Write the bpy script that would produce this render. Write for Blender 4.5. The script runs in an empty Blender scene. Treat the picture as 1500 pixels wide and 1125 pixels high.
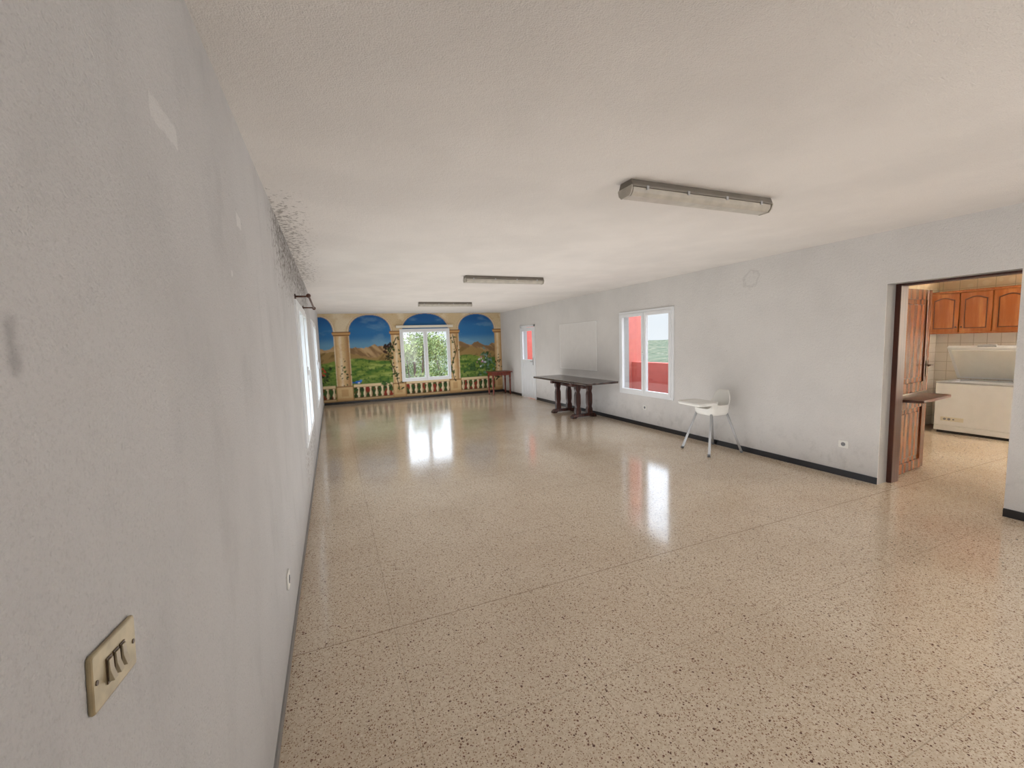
import bpy, bmesh, math, random
import numpy as np
from mathutils import Vector, Matrix
random.seed(7)
S=bpy.context.scene
COL=bpy.context.collection
S.view_settings.view_transform='Standard'
S.view_settings.look='None'
S.view_settings.exposure=0.28

def lin(c):
    out=[]
    for v in c[:3]:
        v=v/255.0
        out.append(v/12.92 if v<=0.04045 else ((v+0.055)/1.055)**2.4)
    return tuple(out)+(1.0,)

# ------------------------------------------------------------ node helpers
class NT:
    def __init__(s,name):
        s.m=bpy.data.materials.new(name); s.m.use_nodes=True
        s.t=s.m.node_tree; s.n=s.t.nodes; s.l=s.t.links
        s.b=s.n['Principled BSDF']; s.out=s.n['Material Output']
        s._tc=None
    def set(s,sock,v):
        if isinstance(v,bpy.types.NodeSocket): s.l.new(v,sock)
        else: sock.default_value=v
    def tc(s):
        if s._tc is None: s._tc=s.n.new('ShaderNodeTexCoord')
        return s._tc.outputs['Object']
    def xyz(s):
        x=s.n.new('ShaderNodeSeparateXYZ'); s.l.new(s.tc(),x.inputs[0]); return x.outputs
    def mapping(s,scale=(1,1,1),loc=(0,0,0)):
        m=s.n.new('ShaderNodeMapping'); s.l.new(s.tc(),m.inputs[0])
        m.inputs['Scale'].default_value=scale; m.inputs['Location'].default_value=loc
        return m.outputs[0]
    def noise(s,scale,detail=3,rough=0.5,vec=None):
        n=s.n.new('ShaderNodeTexNoise'); s.l.new(vec or s.tc(),n.inputs['Vector'])
        n.inputs['Scale'].default_value=scale; n.inputs['Detail'].default_value=detail
        n.inputs['Roughness'].default_value=rough
        return n.outputs['Fac']
    def voro(s,scale,vec=None,feature='F1'):
        n=s.n.new('ShaderNodeTexVoronoi'); n.feature=feature
        s.l.new(vec or s.tc(),n.inputs['Vector']); n.inputs['Scale'].default_value=scale
        return n.outputs
    def math(s,op,a,b=0.0,clamp=False):
        n=s.n.new('ShaderNodeMath'); n.operation=op; n.use_clamp=clamp
        s.set(n.inputs[0],a); s.set(n.inputs[1],b); return n.outputs[0]
    def mr(s,v,a,b,c=0.0,d=1.0,smooth=True):
        n=s.n.new('ShaderNodeMapRange')
        n.interpolation_type='SMOOTHSTEP' if smooth else 'LINEAR'
        s.set(n.inputs[0],v)
        n.inputs[1].default_value=a; n.inputs[2].default_value=b
        n.inputs[3].default_value=c; n.inputs[4].default_value=d
        return n.outputs[0]
    def mix(s,f,a,b,bt='MIX'):
        n=s.n.new('ShaderNodeMix'); n.data_type='RGBA'; n.blend_type=bt
        s.set(n.inputs[0],f); s.set(n.inputs[6],a); s.set(n.inputs[7],b)
        return n.outputs[2]
    def box(s,a,a0,a1,b,b0,b1,soft=0.005):
        m=s.math
        p=m('MULTIPLY',s.mr(a,a0-soft,a0+soft),s.mr(a,a1-soft,a1+soft,1,0))
        q=m('MULTIPLY',s.mr(b,b0-soft,b0+soft),s.mr(b,b1-soft,b1+soft,1,0))
        return m('MULTIPLY',p,q)
    def bump(s,h,strength,dist):
        n=s.n.new('ShaderNodeBump'); n.inputs['Strength'].default_value=strength
        n.inputs['Distance'].default_value=dist; s.l.new(h,n.inputs['Height'])
        s.l.new(n.outputs[0],s.b.inputs['Normal'])
    def base(s,c,rough=0.5,metal=0.0,spec=0.5):
        s.set(s.b.inputs['Base Color'],c); s.set(s.b.inputs['Roughness'],rough)
        s.b.inputs['Metallic'].default_value=metal
        s.b.inputs['Specular IOR Level'].default_value=spec

def simple(name,rgb,rough=0.5,metal=0.0,var=0.06,nscale=8,spec=0.5,bump=0.0):
    t=NT(name); c=lin(rgb)
    f=t.mr(t.noise(nscale,3),0.3,0.7,1-var,1+var,False)
    mm=t.n.new('ShaderNodeVectorMath'); mm.operation='SCALE'
    mm.inputs[0].default_value=c[:3]; t.l.new(f,mm.inputs['Scale'])
    t.base(mm.outputs[0],rough,metal,spec)
    if bump: t.bump(t.noise(nscale*12,3),bump,0.003)
    return t.m

def wood(name,c1,c2,rough=0.35,scale=(14,14,1.5),spec=0.5):
    t=NT(name)
    v=t.mapping(scale)
    n=t.noise(1.6,5,0.6,v)
    w=t.n.new('ShaderNodeTexWave'); t.l.new(v,w.inputs['Vector'])
    w.inputs['Scale'].default_value=0.5; w.inputs['Distortion'].default_value=6
    w.inputs['Detail'].default_value=3
    f=t.math('ADD',t.math('MULTIPLY',n,0.75),t.math('MULTIPLY',w.outputs['Fac'],0.25))
    t.base(t.mix(t.mr(f,0.3,0.75),lin(c1),lin(c2)),rough,0,spec)
    t.bump(f,0.06,0.002)
    return t.m

# wall paints ---------------------------------------------------------------
def wall_paint(name,rgb,side=''):
    t=NT(name); X=t.xyz(); x,y,z=X[0],X[1],X[2]
    big=t.noise(1.3,3,0.6)
    c=t.mix(t.mr(big,0.3,0.7),lin([v*0.975 for v in rgb]),lin([min(255,v*1.012) for v in rgb]))
    fine=t.noise(170,2,0.6)
    c=t.mix(t.mr(fine,0.5,0.72,0,0.15),c,lin([v*0.72 for v in rgb]))
    if side=='left':
        fl=t.noise(30,5,0.78); st=t.noise(7,3,0.6,t.mapping((1,1.6,0.5)))
        zm=t.mr(z,1.7,2.45); ym=t.math('MULTIPLY',t.mr(y,2.7,3.7),t.mr(y,6.8,8.8,1,0))
        reg=t.math('MULTIPLY',zm,ym)
        spots=t.mr(t.math('ADD',fl,t.math('MULTIPLY',reg,0.18)),0.65,0.71)
        c=t.mix(t.math('MULTIPLY',t.math('MULTIPLY',reg,t.mr(st,0.35,0.65)),0.45),c,lin((134,127,118)))
        c=t.mix(t.math('MULTIPLY',spots,t.math('MULTIPLY',t.mr(reg,0.02,0.3),0.8)),c,lin((84,74,64)))
        reg2=t.math('MULTIPLY',t.mr(z,0.1,0.3),t.mr(z,0.5,0.62,1,0))
        reg2=t.math('MULTIPLY',reg2,t.math('MULTIPLY',t.mr(y,4.3,4.9),t.mr(y,6.6,7.4,1,0)))
        c=t.mix(t.math('MULTIPLY',reg2,t.mr(fl,0.52,0.6)),c,lin((128,112,96)))
        sm=t.noise(3,4,0.65,t.mapping((1,1.3,0.7)))
        c=t.mix(t.math('MULTIPLY',t.mr(sm,0.5,0.75),0.14),c,lin((132,132,134)))
        sp=t.noise(38,1,0.5)
        far=t.mr(y,1.4,2.2)
        c=t.mix(t.math('MULTIPLY',t.mr(sp,0.76,0.80),t.math('MULTIPLY',far,0.4)),c,lin((110,108,106)))
        wob=t.math('MULTIPLY',t.math('SUBTRACT',t.noise(40,2),0.5),0.02)
        zz=t.math('ADD',z,wob); yy=t.math('ADD',y,wob)
        p=t.box(yy,1.13,1.30,zz,2.085,2.135,0.003)
        p2=t.box(yy,2.00,2.09,zz,2.09,2.14,0.003)
        p3=t.box(yy,1.80,1.825,zz,1.865,1.885,0.003)
        pp=t.math('MAXIMUM',p,t.math('MAXIMUM',p2,p3))
        c=t.mix(t.math('MULTIPLY',pp,0.7),c,lin((222,220,218)))
        g=t.box(yy,0.612,0.626,zz,1.585,1.645,0.010)
        c=t.mix(t.math('MULTIPLY',g,0.42),c,lin((105,104,106)))
    if side=='right':
        wob=t.math('MULTIPLY',t.math('SUBTRACT',t.noise(14,3),0.5),0.14)
        dy=t.math('SUBTRACT',y,4.06); dz=t.math('SUBTRACT',z,2.32)
        r=t.math('ADD',t.math('SQRT',t.math('ADD',t.math('MULTIPLY',dy,dy),t.math('MULTIPLY',dz,dz))),wob)
        rg=t.math('MULTIPLY',t.mr(r,0.075,0.10),t.mr(r,0.11,0.13,1,0))
        c=t.mix(t.math('MULTIPLY',rg,0.18),c,lin((140,136,132)))
        c=t.mix(t.math('MULTIPLY',t.mr(r,0.02,0.10,1,0),0.3),c,lin((215,213,210)))
        sp=t.noise(30,1,0.5)
        c=t.mix(t.math('MULTIPLY',t.mr(sp,0.77,0.82),0.35),c,lin((120,116,112)))
        low=t.math('MULTIPLY',t.mr(z,0.1,0.7,1,0),t.mr(t.noise(6,4,0.65),0.48,0.7))
        c=t.mix(t.math('MULTIPLY',low,0.2),c,lin((140,136,130)))
        # reveal colour darkened to tone down the lamp light falling inside the openings
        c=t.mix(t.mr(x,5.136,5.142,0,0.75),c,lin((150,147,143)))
    if side=='ceiling':
        fl=t.noise(28,5,0.75)
        reg=t.math('MULTIPLY',t.mr(x,-0.31,0.08,1,0),t.math('MULTIPLY',t.mr(y,2.6,3.6),t.mr(y,6.4,8,1,0)))
        c=t.mix(t.math('MULTIPLY',t.mr(t.math('ADD',fl,t.math('MULTIPLY',reg,0.17)),0.65,0.72),t.mr(reg,0.05,0.4,0,0.6)),c,lin((106,94,82)))
    t.base(c,0.85,0,0.25)
    h=t.math('ADD',t.math('MULTIPLY',t.noise(38,3,0.65),0.8),t.math('MULTIPLY',fine,0.6))
    t.bump(h,0.8,0.008)
    return t.m

M={}
M['wall_left']=wall_paint('wall_left_paint',(203,201,200),'left')
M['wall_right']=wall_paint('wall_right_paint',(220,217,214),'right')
M['wall_plain']=wall_paint('wall_plain_paint',(220,217,214))
M['ceiling']=wall_paint('ceiling_paint',(228,222,216),'ceiling')

def terrazzo():
    t=NT('terrazzo'); X=t.xyz(); x,y=X[0],X[1]
    base=t.mix(t.mr(t.noise(60,3,0.7),0.3,0.7),lin((205,186,161)),lin((225,211,190)))
    base=t.mix(t.math('MULTIPLY',t.mr(t.noise(1.1,4,0.6),0.35,0.7),0.4),base,lin((188,167,142)))
    def chips(sc,thr,rad,col1,col2,base,seed):
        v=t.voro(sc,t.mapping((1,1,1),(seed,seed*2,0)))
        sep=t.n.new('ShaderNodeSeparateColor'); t.l.new(v['Color'],sep.inputs[0])
        sel=t.math('GREATER_THAN',sep.outputs[0],thr)
        rr=t.math('MULTIPLY',sep.outputs[1],rad)
        rr=t.math('ADD',rr,rad*0.45)
        d=t.math('ADD',v['Distance'],t.math('MULTIPLY',t.math('SUBTRACT',t.noise(sc*2.5,1),0.5),0.35))
        ins=t.math('LESS_THAN',d,rr)
        f=t.math('MULTIPLY',sel,ins)
        return t.mix(f,base,t.mix(sep.outputs[2],col1,col2))
    base=chips(105,0.45,0.34,lin((227,215,196)),lin((190,167,140)),base,3.1)
    base=chips(160,0.55,0.36,lin((166,138,112)),lin((144,114,90)),base,7.7)
    base=chips(106,0.66,0.31,lin((116,82,64)),lin((150,116,92)),base,1.3)
    base=chips(64,0.85,0.26,lin((90,58,46)),lin((120,84,66)),base,5.9)
    def joint(co,per,off,w):
        m=t.math('ABSOLUTE',t.math('SUBTRACT',t.math('MODULO',t.math('ADD',co,100*per-off+per/2),per),per/2))
        return t.math('LESS_THAN',m,w)
    j=t.math('MAXIMUM',joint(x,0.8,0.22,0.0022),joint(y,0.8,0.0,0.0022))
    big=t.math('LESS_THAN',t.math('ABSOLUTE',t.math('SUBTRACT',y,2.4)),0.0032)
    base=t.mix(t.math('MULTIPLY',j,0.36),base,lin((128,106,84)))
    base=t.mix(t.math('MULTIPLY',big,0.5),base,lin((122,94,72)))
    r=t.mr(t.noise(4,3,0.6),0.3,0.75,0.10,0.155)
    t.base(base,r,0,0.6)
    return t.m
M['floor']=terrazzo()
M['black_tile']=simple('black_tile',(34,34,38),0.3)
M['grey_skirt']=simple('grey_skirting',(140,138,136),0.5)
M['white_frame']=simple('white_frame',(232,234,236),0.35,var=0.02)
M['white_plastic']=simple('white_plastic',(230,228,222),0.35,var=0.02)
M['cream_plastic']=simple('cream_plastic',(222,216,200),0.4,var=0.03)
M['enamel']=simple('white_enamel',(238,239,240),0.25,var=0.02)
M['rim']=simple('freezer_rim_grey',(168,170,172),0.4)
M['grey_plastic']=simple('grey_plastic',(120,122,126),0.4)
M['dark_plastic']=simple('dark_plastic',(42,38,36),0.4)
M['steel_grey']=simple('grey_steel',(178,179,181),0.45,0.15)
M['brass']=simple('aged_brass',(170,155,124),0.38,0.5,var=0.18,nscale=30)
M['brass_dark']=simple('tarnished_brass',(90,74,58),0.4,0.6,var=0.2,nscale=30)
M['rocker']=simple('switch_rocker_cream',(172,158,132),0.4)
M['fixture_grey']=simple('fixture_housing',(124,117,108),0.55,var=0.12)
M['diffuser']=simple('dusty_diffuser',(182,175,163),0.3,var=0.12,nscale=14)
M['dark_wood']=wood('dark_table_wood',(52,42,37),(90,77,69),0.18,(3,3,3))
M['table_leg']=wood('table_leg_wood',(40,20,16),(78,40,30),0.4,(9,9,1.5))
M['red_wood']=wood('red_brown_wood',(84,32,20),(134,58,36),0.4)
M['door_wood']=wood('door_brown_wood',(98,52,28),(136,80,46),0.22,(5,5,0.8))
M['door_wood_dark']=wood('door_dark_wood',(60,30,22),(90,50,36),0.35)
M['ledge_wood']=wood('ledge_wood',(60,30,20),(104,60,40),0.3,(1.5,14,14))
M['cab_wood']=wood('cabinet_orange_wood',(156,86,42),(198,130,76),0.2,(9,9,1.2))
M['cab_dark']=wood('cabinet_groove_wood',(82,38,18),(108,54,28),0.4,(12,12,1.3))
M['rod_wood']=wood('curtain_rod_wood',(70,38,24),(104,62,40),0.4)
M['panel_paint']=simple('board_paint',(222,219,216),0.75,var=0.02)
M['panel_edge']=simple('board_edge',(238,237,235),0.6,var=0.02)
M['red_wall']=simple('red_render',(200,98,86),0.9,var=0.06,bump=0.3)
M['pink_wall']=simple('pale_red_render',(196,112,100),0.9,var=0.06,bump=0.3)
M['terr_floor']=simple('terrace_tiles',(120,76,68),0.8)
M['bark']=simple('bark',(80,64,52),0.9,var=0.2)

def glass():
    t=NT('window_glass')
    tr=t.n.new('ShaderNodeBsdfTransparent'); tr.inputs[0].default_value=(0.98,0.985,0.98,1)
    gl=t.n.new('ShaderNodeBsdfGlossy'); gl.inputs['Roughness'].default_value=0.02
    mx=t.n.new('ShaderNodeMixShader')
    n=t.noise(3,1); c=t.mr(n,0,1,0.04,0.06); t.l.new(c,mx.inputs[0])
    t.l.new(tr.outputs[0],mx.inputs[1]); t.l.new(gl.outputs[0],mx.inputs[2])
    t.l.new(mx.outputs[0],t.out.inputs[0]); return t.m
M['glass']=glass()

def tiles(name,c1,c2,joint,size,pattern=False):
    t=NT(name); X=t.xyz(); y=t.math('ADD',X[1],X[0]); z=X[2]
    def jn(co):
        m=t.math('ABSOLUTE',t.math('SUBTRACT',t.math('MODULO',t.math('ADD',co,10*size),size),size/2))
        return t.math('GREATER_THAN',m,size/2-0.004)
    c=t.mix(t.noise(4,3),lin(c1),lin(c2))
    if pattern:
        w=t.voro(10)['Distance']
        c=t.mix(t.math('MULTIPLY',t.mr(w,0.35,0.45),0.35),c,lin((206,176,132)))
    j=t.math('MAXIMUM',jn(y),jn(z))
    t.base(t.mix(j,c,lin(joint)),0.25)
    return t.m
M['kitchen_tile']=tiles('kitchen_tile',(234,227,216),(227,218,204),(200,189,172),0.15)
M['kitchen_tile_top']=tiles('kitchen_patterned_tile',(228,212,184),(220,202,170),(190,172,142),0.2,True)

def leafmat(name,a,b,sc=1.5):
    t=NT(name)
    c=t.mix(t.mr(t.noise(sc,2,0.7),0.3,0.7),lin(a),lin(b))
    t.base(c,0.7,0,0.2); return t.m
M['leaf']=leafmat('tree_foliage',(88,106,60),(138,150,90))
M['bush']=leafmat('bush_foliage',(82,100,64),(124,136,88))
def terrain_mat():
    t=NT('hillside_fields')
    v=t.voro(0.05); sep=t.n.new('ShaderNodeSeparateColor'); t.l.new(v['Color'],sep.inputs[0])
    c=t.mix(sep.outputs[0],lin((92,98,78)),lin((118,114,94)))
    c=t.mix(t.mr(t.noise(0.2,6,0.8),0.42,0.58),c,lin((62,74,56)))
    vv=t.voro(0.12); s2=t.n.new('ShaderNodeSeparateColor'); t.l.new(vv['Color'],s2.inputs[0])
    hs=t.math('MULTIPLY',t.math('GREATER_THAN',s2.outputs[0],0.86),t.math('LESS_THAN',vv['Distance'],0.16))
    c=t.mix(hs,c,lin((150,144,136)))
    t.base(c,0.95,0,0.1); return t.m
M['terrain']=terrain_mat()

# ------------------------------------------------------------ mesh helpers
def bm_box(bm,x0,x1,y0,y1,z0,z1,mi=0):
    vs=[bm.verts.new((x,y,z)) for z in (z0,z1) for y in (y0,y1) for x in (x0,x1)]
    for f in ((0,2,3,1),(4,5,7,6),(0,1,5,4),(2,6,7,3),(0,4,6,2),(1,3,7,5)):
        fc=bm.faces.new([vs[i] for i in f]); fc.material_index=mi
    return vs
def bm_cyl(bm,p0,p1,r0,r1=None,seg=12,mi=0,cap=True):
    r1=r0 if r1 is None else r1
    p0=Vector(p0);p1=Vector(p1);d=(p1-p0).normalized()
    a=d.orthogonal().normalized();b=d.cross(a)
    A=[];B=[]
    for i in range(seg):
        t=2*math.pi*i/seg;o=a*math.cos(t)+b*math.sin(t)
        A.append(bm.verts.new(p0+o*r0));B.append(bm.verts.new(p1+o*r1))
    for i in range(seg):
        j=(i+1)%seg;f=bm.faces.new((A[i],A[j],B[j],B[i]));f.material_index=mi;f.smooth=True
    if cap:
        bm.faces.new(A[::-1]).material_index=mi;bm.faces.new(B).material_index=mi
def bm_prism(bm,pts,axis,a0,a1,mi=0):
    def P(u,v,a):
        return {'x':(a,u,v),'y':(u,a,v),'z':(u,v,a)}[axis]
    A=[bm.verts.new(P(u,v,a0)) for u,v in pts];B=[bm.verts.new(P(u,v,a1)) for u,v in pts]
    n=len(pts)
    for i in range(n):
        j=(i+1)%n;bm.faces.new((A[i],A[j],B[j],B[i])).material_index=mi
    bm.faces.new(A[::-1]).material_index=mi;bm.faces.new(B).material_index=mi
def bm_lathe(bm,prof,cx,cy,seg=20,mi=0):
    rings=[]
    for r,z in prof:
        rings.append([bm.verts.new((cx+r*math.cos(2*math.pi*i/seg),cy+r*math.sin(2*math.pi*i/seg),z)) for i in range(seg)])
    for a,b in zip(rings,rings[1:]):
        for i in range(seg):
            j=(i+1)%seg;f=bm.faces.new((a[i],a[j],b[j],b[i]));f.smooth=True;f.material_index=mi
    bm.faces.new(rings[0][::-1]);bm.faces.new(rings[-1])
def finish(name,bm,mats,loc=(0,0,0),parent=None,bevel=0,seg=2,rot=None,fixn=True):
    if fixn: bmesh.ops.recalc_face_normals(bm,faces=bm.faces[:])
    me=bpy.data.meshes.new(name);bm.to_mesh(me);bm.free()
    for m in (mats if isinstance(mats,(list,tuple)) else [mats]): me.materials.append(m)
    o=bpy.data.objects.new(name,me);COL.objects.link(o);o.location=loc
    if rot: o.rotation_euler=rot
    if parent: o.parent=parent
    if bevel:
        b=o.modifiers.new('bevel','BEVEL');b.width=bevel;b.segments=seg;b.limit_method='ANGLE'
    return o
def empty(name,loc,label,cat,group=None,rot=None):
    o=bpy.data.objects.new(name,None);COL.objects.link(o);o.location=loc;o.empty_display_size=0.1
    o['label']=label;o['category']=cat
    if group:o['group']=group
    if rot:o.rotation_euler=rot
    return o
def struct(o,label,cat):
    o['kind']='structure';o['label']=label;o['category']=cat;return o
def boxes(name,bl,mats,**k):
    bm=bmesh.new()
    for b in bl: bm_box(bm,*b)
    return finish(name,bm,mats,**k)

def wall_holes(name,plane,p0,p1,u0,u1,v0,v1,holes,mat):
    us=sorted(set([u0,u1]+[h[0] for h in holes]+[h[1] for h in holes]))
    vs=sorted(set([v0,v1]+[max(v0,h[2]) for h in holes]+[h[3] for h in holes]))
    def solid(i,j):
        if i<0 or j<0 or i>=len(us)-1 or j>=len(vs)-1: return False
        uc=(us[i]+us[i+1])/2;vc=(vs[j]+vs[j+1])/2
        return not any(h[0]<uc<h[1] and h[2]<vc<h[3] for h in holes)
    bm=bmesh.new();cache={}
    def V(p,u,v):
        k=(p,u,v)
        if k not in cache: cache[k]=bm.verts.new({'x':(p,u,v),'y':(u,p,v),'z':(u,v,p)}[plane])
        return cache[k]
    for i in range(len(us)-1):
        for j in range(len(vs)-1):
            if not solid(i,j): continue
            a,b,c,d=us[i],us[i+1],vs[j],vs[j+1]
            for p in (p0,p1): bm.faces.new((V(p,a,c),V(p,b,c),V(p,b,d),V(p,a,d)))
            if not solid(i-1,j): bm.faces.new((V(p0,a,c),V(p1,a,c),V(p1,a,d),V(p0,a,d)))
            if not solid(i+1,j): bm.faces.new((V(p0,b,c),V(p1,b,c),V(p1,b,d),V(p0,b,d)))
            if not solid(i,j-1): bm.faces.new((V(p0,a,c),V(p1,a,c),V(p1,b,c),V(p0,b,c)))
            if not solid(i,j+1): bm.faces.new((V(p0,a,d),V(p1,a,d),V(p1,b,d),V(p0,b,d)))
    return finish(name,bm,mat)

# ------------------------------------------------------------ room constants
XL,XR,YB,H=-0.308,5.132,13.116,2.565
YR=-1.4; TH=0.20; KX=9.2; KY0,KY1=0.4,3.85
WR=(5.44,6.84,0.57,2.08)
DR=(10.60,11.56,0.0,2.06)
OP=(1.64,2.55,0.0,2.05)
WB=(1.90,3.39,0.54,2.09)
WL1=(4.72,6.20,0.62,2.08); WL2=(8.20,9.65,0.58,2.10)
TERR=(XR+TH,KX+TH,KY1+TH,YB+TH)   # open terrace corner, not covered by floor or ceiling

fl=wall_holes('floor','z',-0.12,0.0,XL-TH,KX+TH,YR,YB+TH,[TERR],M['floor'])
struct(fl,'polished beige terrazzo floor with brown stone chips','floor')
ce=wall_holes('ceiling','z',H,H+0.15,XL-TH,KX+TH,YR,YB+TH,[TERR],M['ceiling'])
struct(ce,'off-white rough plaster ceiling','ceiling')
struct(wall_holes('wall_left','x',XL-TH,XL,YR,YB+TH,0,H,[WL1,WL2],M['wall_left']),'worn pale grey stucco wall with patches','wall')
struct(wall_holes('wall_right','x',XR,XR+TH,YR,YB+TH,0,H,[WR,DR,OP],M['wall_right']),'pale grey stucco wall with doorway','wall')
struct(wall_holes('wall_back','y',YB,YB+TH,XL,XR,0,H,[WB],M['wall_plain']),'end wall carrying the painted mural','wall')
struct(boxes('wall_rear',[(XL-TH,KX+TH,YR-TH,YR,0,H)],M['wall_plain']),'pale grey stucco wall','wall')
kb=bmesh.new(); bm_box(kb,KX,KX+TH,KY0,KY1+TH,0,2.16,0); bm_box(kb,KX,KX+TH,KY0,KY1+TH,2.16,H,1)
struct(finish('wall_kitchen_end',kb,[M['kitchen_tile'],M['kitchen_tile_top']]),'cream tiled kitchen wall','wall')
kb=bmesh.new(); bm_box(kb,XR+TH,KX,KY1,KY1+TH,0,2.16,0); bm_box(kb,XR+TH,KX,KY1,KY1+TH,2.16,H,1)
struct(finish('wall_kitchen_side',kb,[M['kitchen_tile'],M['kitchen_tile_top']]),'cream tiled kitchen side wall','wall')
struct(wall_holes('wall_kitchen_near','y',KY0-TH,KY0,XR+TH,KX+TH,0,H,[],M['kitchen_tile']),'cream tiled kitchen wall','wall')

struct(boxes('baseboard_right',[(XR-0.012,XR,OP[1],DR[0]-0.03,0,0.07),(XR-0.012,XR,DR[1]+0.03,YB,0,0.07),
  (XR-0.012,XR+0.0,YR,OP[0],0,0.07)],M['black_tile']),'black tile skirting','baseboard')
struct(boxes('baseboard_back',[(XL+0.012,XR-0.012,YB-0.016,YB-0.001,0,0.07)],M['black_tile']),'black tile skirting under mural','baseboard')
struct(boxes('baseboard_left',[(XL,XL+0.008,YR,YB-0.02,0,0.05)],M['grey_skirt']),'thin grey skirting','baseboard')

# ------------------------------------------------------------ windows
def ring(bl,u0,u1,v0,v1,w,d0,d1):
    bl+= [(u0,u1,v0,v0+w,d0,d1),(u0,u1,v1-w,v1,d0,d1),(u0,u0+w,v0+w,v1-w,d0,d1),(u1-w,u1,v0+w,v1-w,d0,d1)]
def window(name,plane,pos,sign,u0,u1,v0,v1,label):
    def mk(nm,bl,mat,parent=None,bevel=0.004):
        bm=bmesh.new()
        for (a,b,c,d,e,f) in bl:
            p0,p1=sorted((pos+sign*e,pos+sign*f))
            if plane=='x': bm_box(bm,p0,p1,a,b,c,d)
            else: bm_box(bm,a,b,p0,p1,c,d)
        return finish(nm,bm,mat,parent=parent,bevel=bevel)
    bl=[];ring(bl,u0-0.012,u1+0.012,v0-0.012,v1+0.012,0.050,-0.022,0.05)
    w=mk(name,bl,M['white_frame']);struct(w,label,'window')
    um=(u0+u1)/2
    for i,(a,b) in enumerate(((u0+0.034,um-0.004),(um+0.004,u1-0.034))):
        bl=[];ring(bl,a,b,v0+0.034,v1-0.034,0.055,-0.034,0.02)
        s=mk('sash',bl,M['white_frame'],w)
        mk('glass_pane',[(a+0.055,b-0.055,v0+0.089,v1-0.089,0.0,0.006)],M['glass'],s,0)
    mk('handle',[(um-0.022,um+0.022,(v0+v1)/2-0.05,(v0+v1)/2+0.05,-0.046,-0.034),(um-0.011,um+0.011,(v0+v1)/2-0.12,(v0+v1)/2+0.01,-0.070,-0.046)],M['white_frame'],w,0.004)
    return w
window('window_1','x',XR,1,*WR,'white double casement window overlooking red terrace')
window('window_2','y',YB,1,*WB,'white double casement window in the mural')
window('window_3','x',XL,-1,*WL1,'white casement window in worn wall')
window('window_4','x',XL,-1,*WL2,'white casement window farther along worn wall')

y0,y1=DR[0],DR[1]
d=boxes('door_1',[(XR-0.02,XR+0.06,y0,y0+0.05,0,DR[3]),(XR-0.02,XR+0.06,y1-0.05,y1,0,DR[3]),(XR-0.02,XR+0.06,y0,y1,DR[3]-0.05,DR[3])],M['white_frame'],bevel=0.004)
struct(d,'white half glazed terrace door','door')
a,b=y0+0.055,y1-0.055
leafb=[(XR-0.025,XR+0.02,a,a+0.1,0.015,2.0),(XR-0.025,XR+0.02,b-0.1,b,0.015,2.0),(XR-0.025,XR+0.02,a+0.1,b-0.1,1.9,2.0),
 (XR-0.025,XR+0.02,a+0.1,b-0.1,1.0,1.1),(XR-0.025,XR+0.02,a+0.1,b-0.1,0.015,0.13)]
leaf=boxes('door_leaf',leafb,M['white_frame'],parent=d,bevel=0.004)
n=7;ww=(b-a-0.2)/n
boxes('slat_panel',[(XR-0.012,XR+0.01,a+0.1+i*ww+0.004,a+0.1+(i+1)*ww-0.004,0.13,1.0) for i in range(n)]+[(XR-0.004,XR+0.012,a+0.1,b-0.1,0.13,1.0)],M['white_frame'],parent=leaf,bevel=0.003)
boxes('glass_pane',[(XR-0.003,XR+0.003,a+0.1,b-0.1,1.1,1.9)],M['glass'],parent=leaf)
boxes('handle',[(XR-0.036,XR-0.025,a+0.03,a+0.07,0.95,1.15),(XR-0.075,XR-0.055,a+0.03,a+0.15,1.04,1.065),(XR-0.06,XR-0.036,a+0.035,a+0.06,1.042,1.062)],M['steel_grey'],parent=leaf,bevel=0.004)

fx0,fx1=XR+TH-0.045,XR+TH+0.09
struct(boxes('trim_1',[(fx0,fx1,OP[1]-0.045,OP[1]+0.02,0,OP[3]+0.03),(fx0,fx1,OP[0]-0.02,OP[0]+0.03,0,OP[3]+0.03),(fx0,fx1,OP[0]+0.03,OP[1]-0.045,OP[3]-0.02,OP[3]+0.03)],M['door_wood_dark'],bevel=0.006),'dark brown wooden door frame','door frame')

dx0=fx1+0.01; L=0.79; yd=2.572; dt=0.042
d2=bpy.data.objects.new('door_2',None);COL.objects.link(d2);d2.location=(dx0,yd,0.0);struct(d2,'brown panelled wooden stable door standing open','door')
d2.rotation_euler=(0,0,math.radians(6))
def door_half(nm,z0,z1,parent):
    s=0.11
    lf=boxes(nm,[(0,s,0,dt,z0,z1),(L-s,L,0,dt,z0,z1),(s,L-s,0,dt,z0,z0+s),(s,L-s,0,dt,z1-s,z1)],M['door_wood'],parent=parent,bevel=0.005)
    bm=bmesh.new();bm_box(bm,s,L-s,0.014,dt-0.014,z0+s,z1-s)
    finish('recessed_panel',bm,M['door_wood'],parent=lf)
    bm=bmesh.new();bm_box(bm,s+0.05,L-s-0.05,0.004,dt-0.004,z0+s+0.05,z1-s-0.05)
    finish('raised_panel',bm,M['door_wood'],parent=lf,bevel=0.009)
    return lf
lo=door_half('lower_leaf',0.012,0.835,d2)
up=door_half('upper_leaf',0.90,2.02,d2)
bm=bmesh.new();bm_prism(bm,[(0.0,-0.17),(0.06,-0.21),(L-0.02,-0.21),(L+0.02,-0.16),(L+0.02,dt+0.02),(0.0,dt+0.02)],'z',0.838,0.866)
finish('ledge',bm,M['ledge_wood'],parent=d2,bevel=0.006)
hd=boxes('door_handle',[(L-0.075,L-0.04,-0.006,0.0,1.06,1.24)],M['brass_dark'],parent=up,bevel=0.002)
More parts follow.
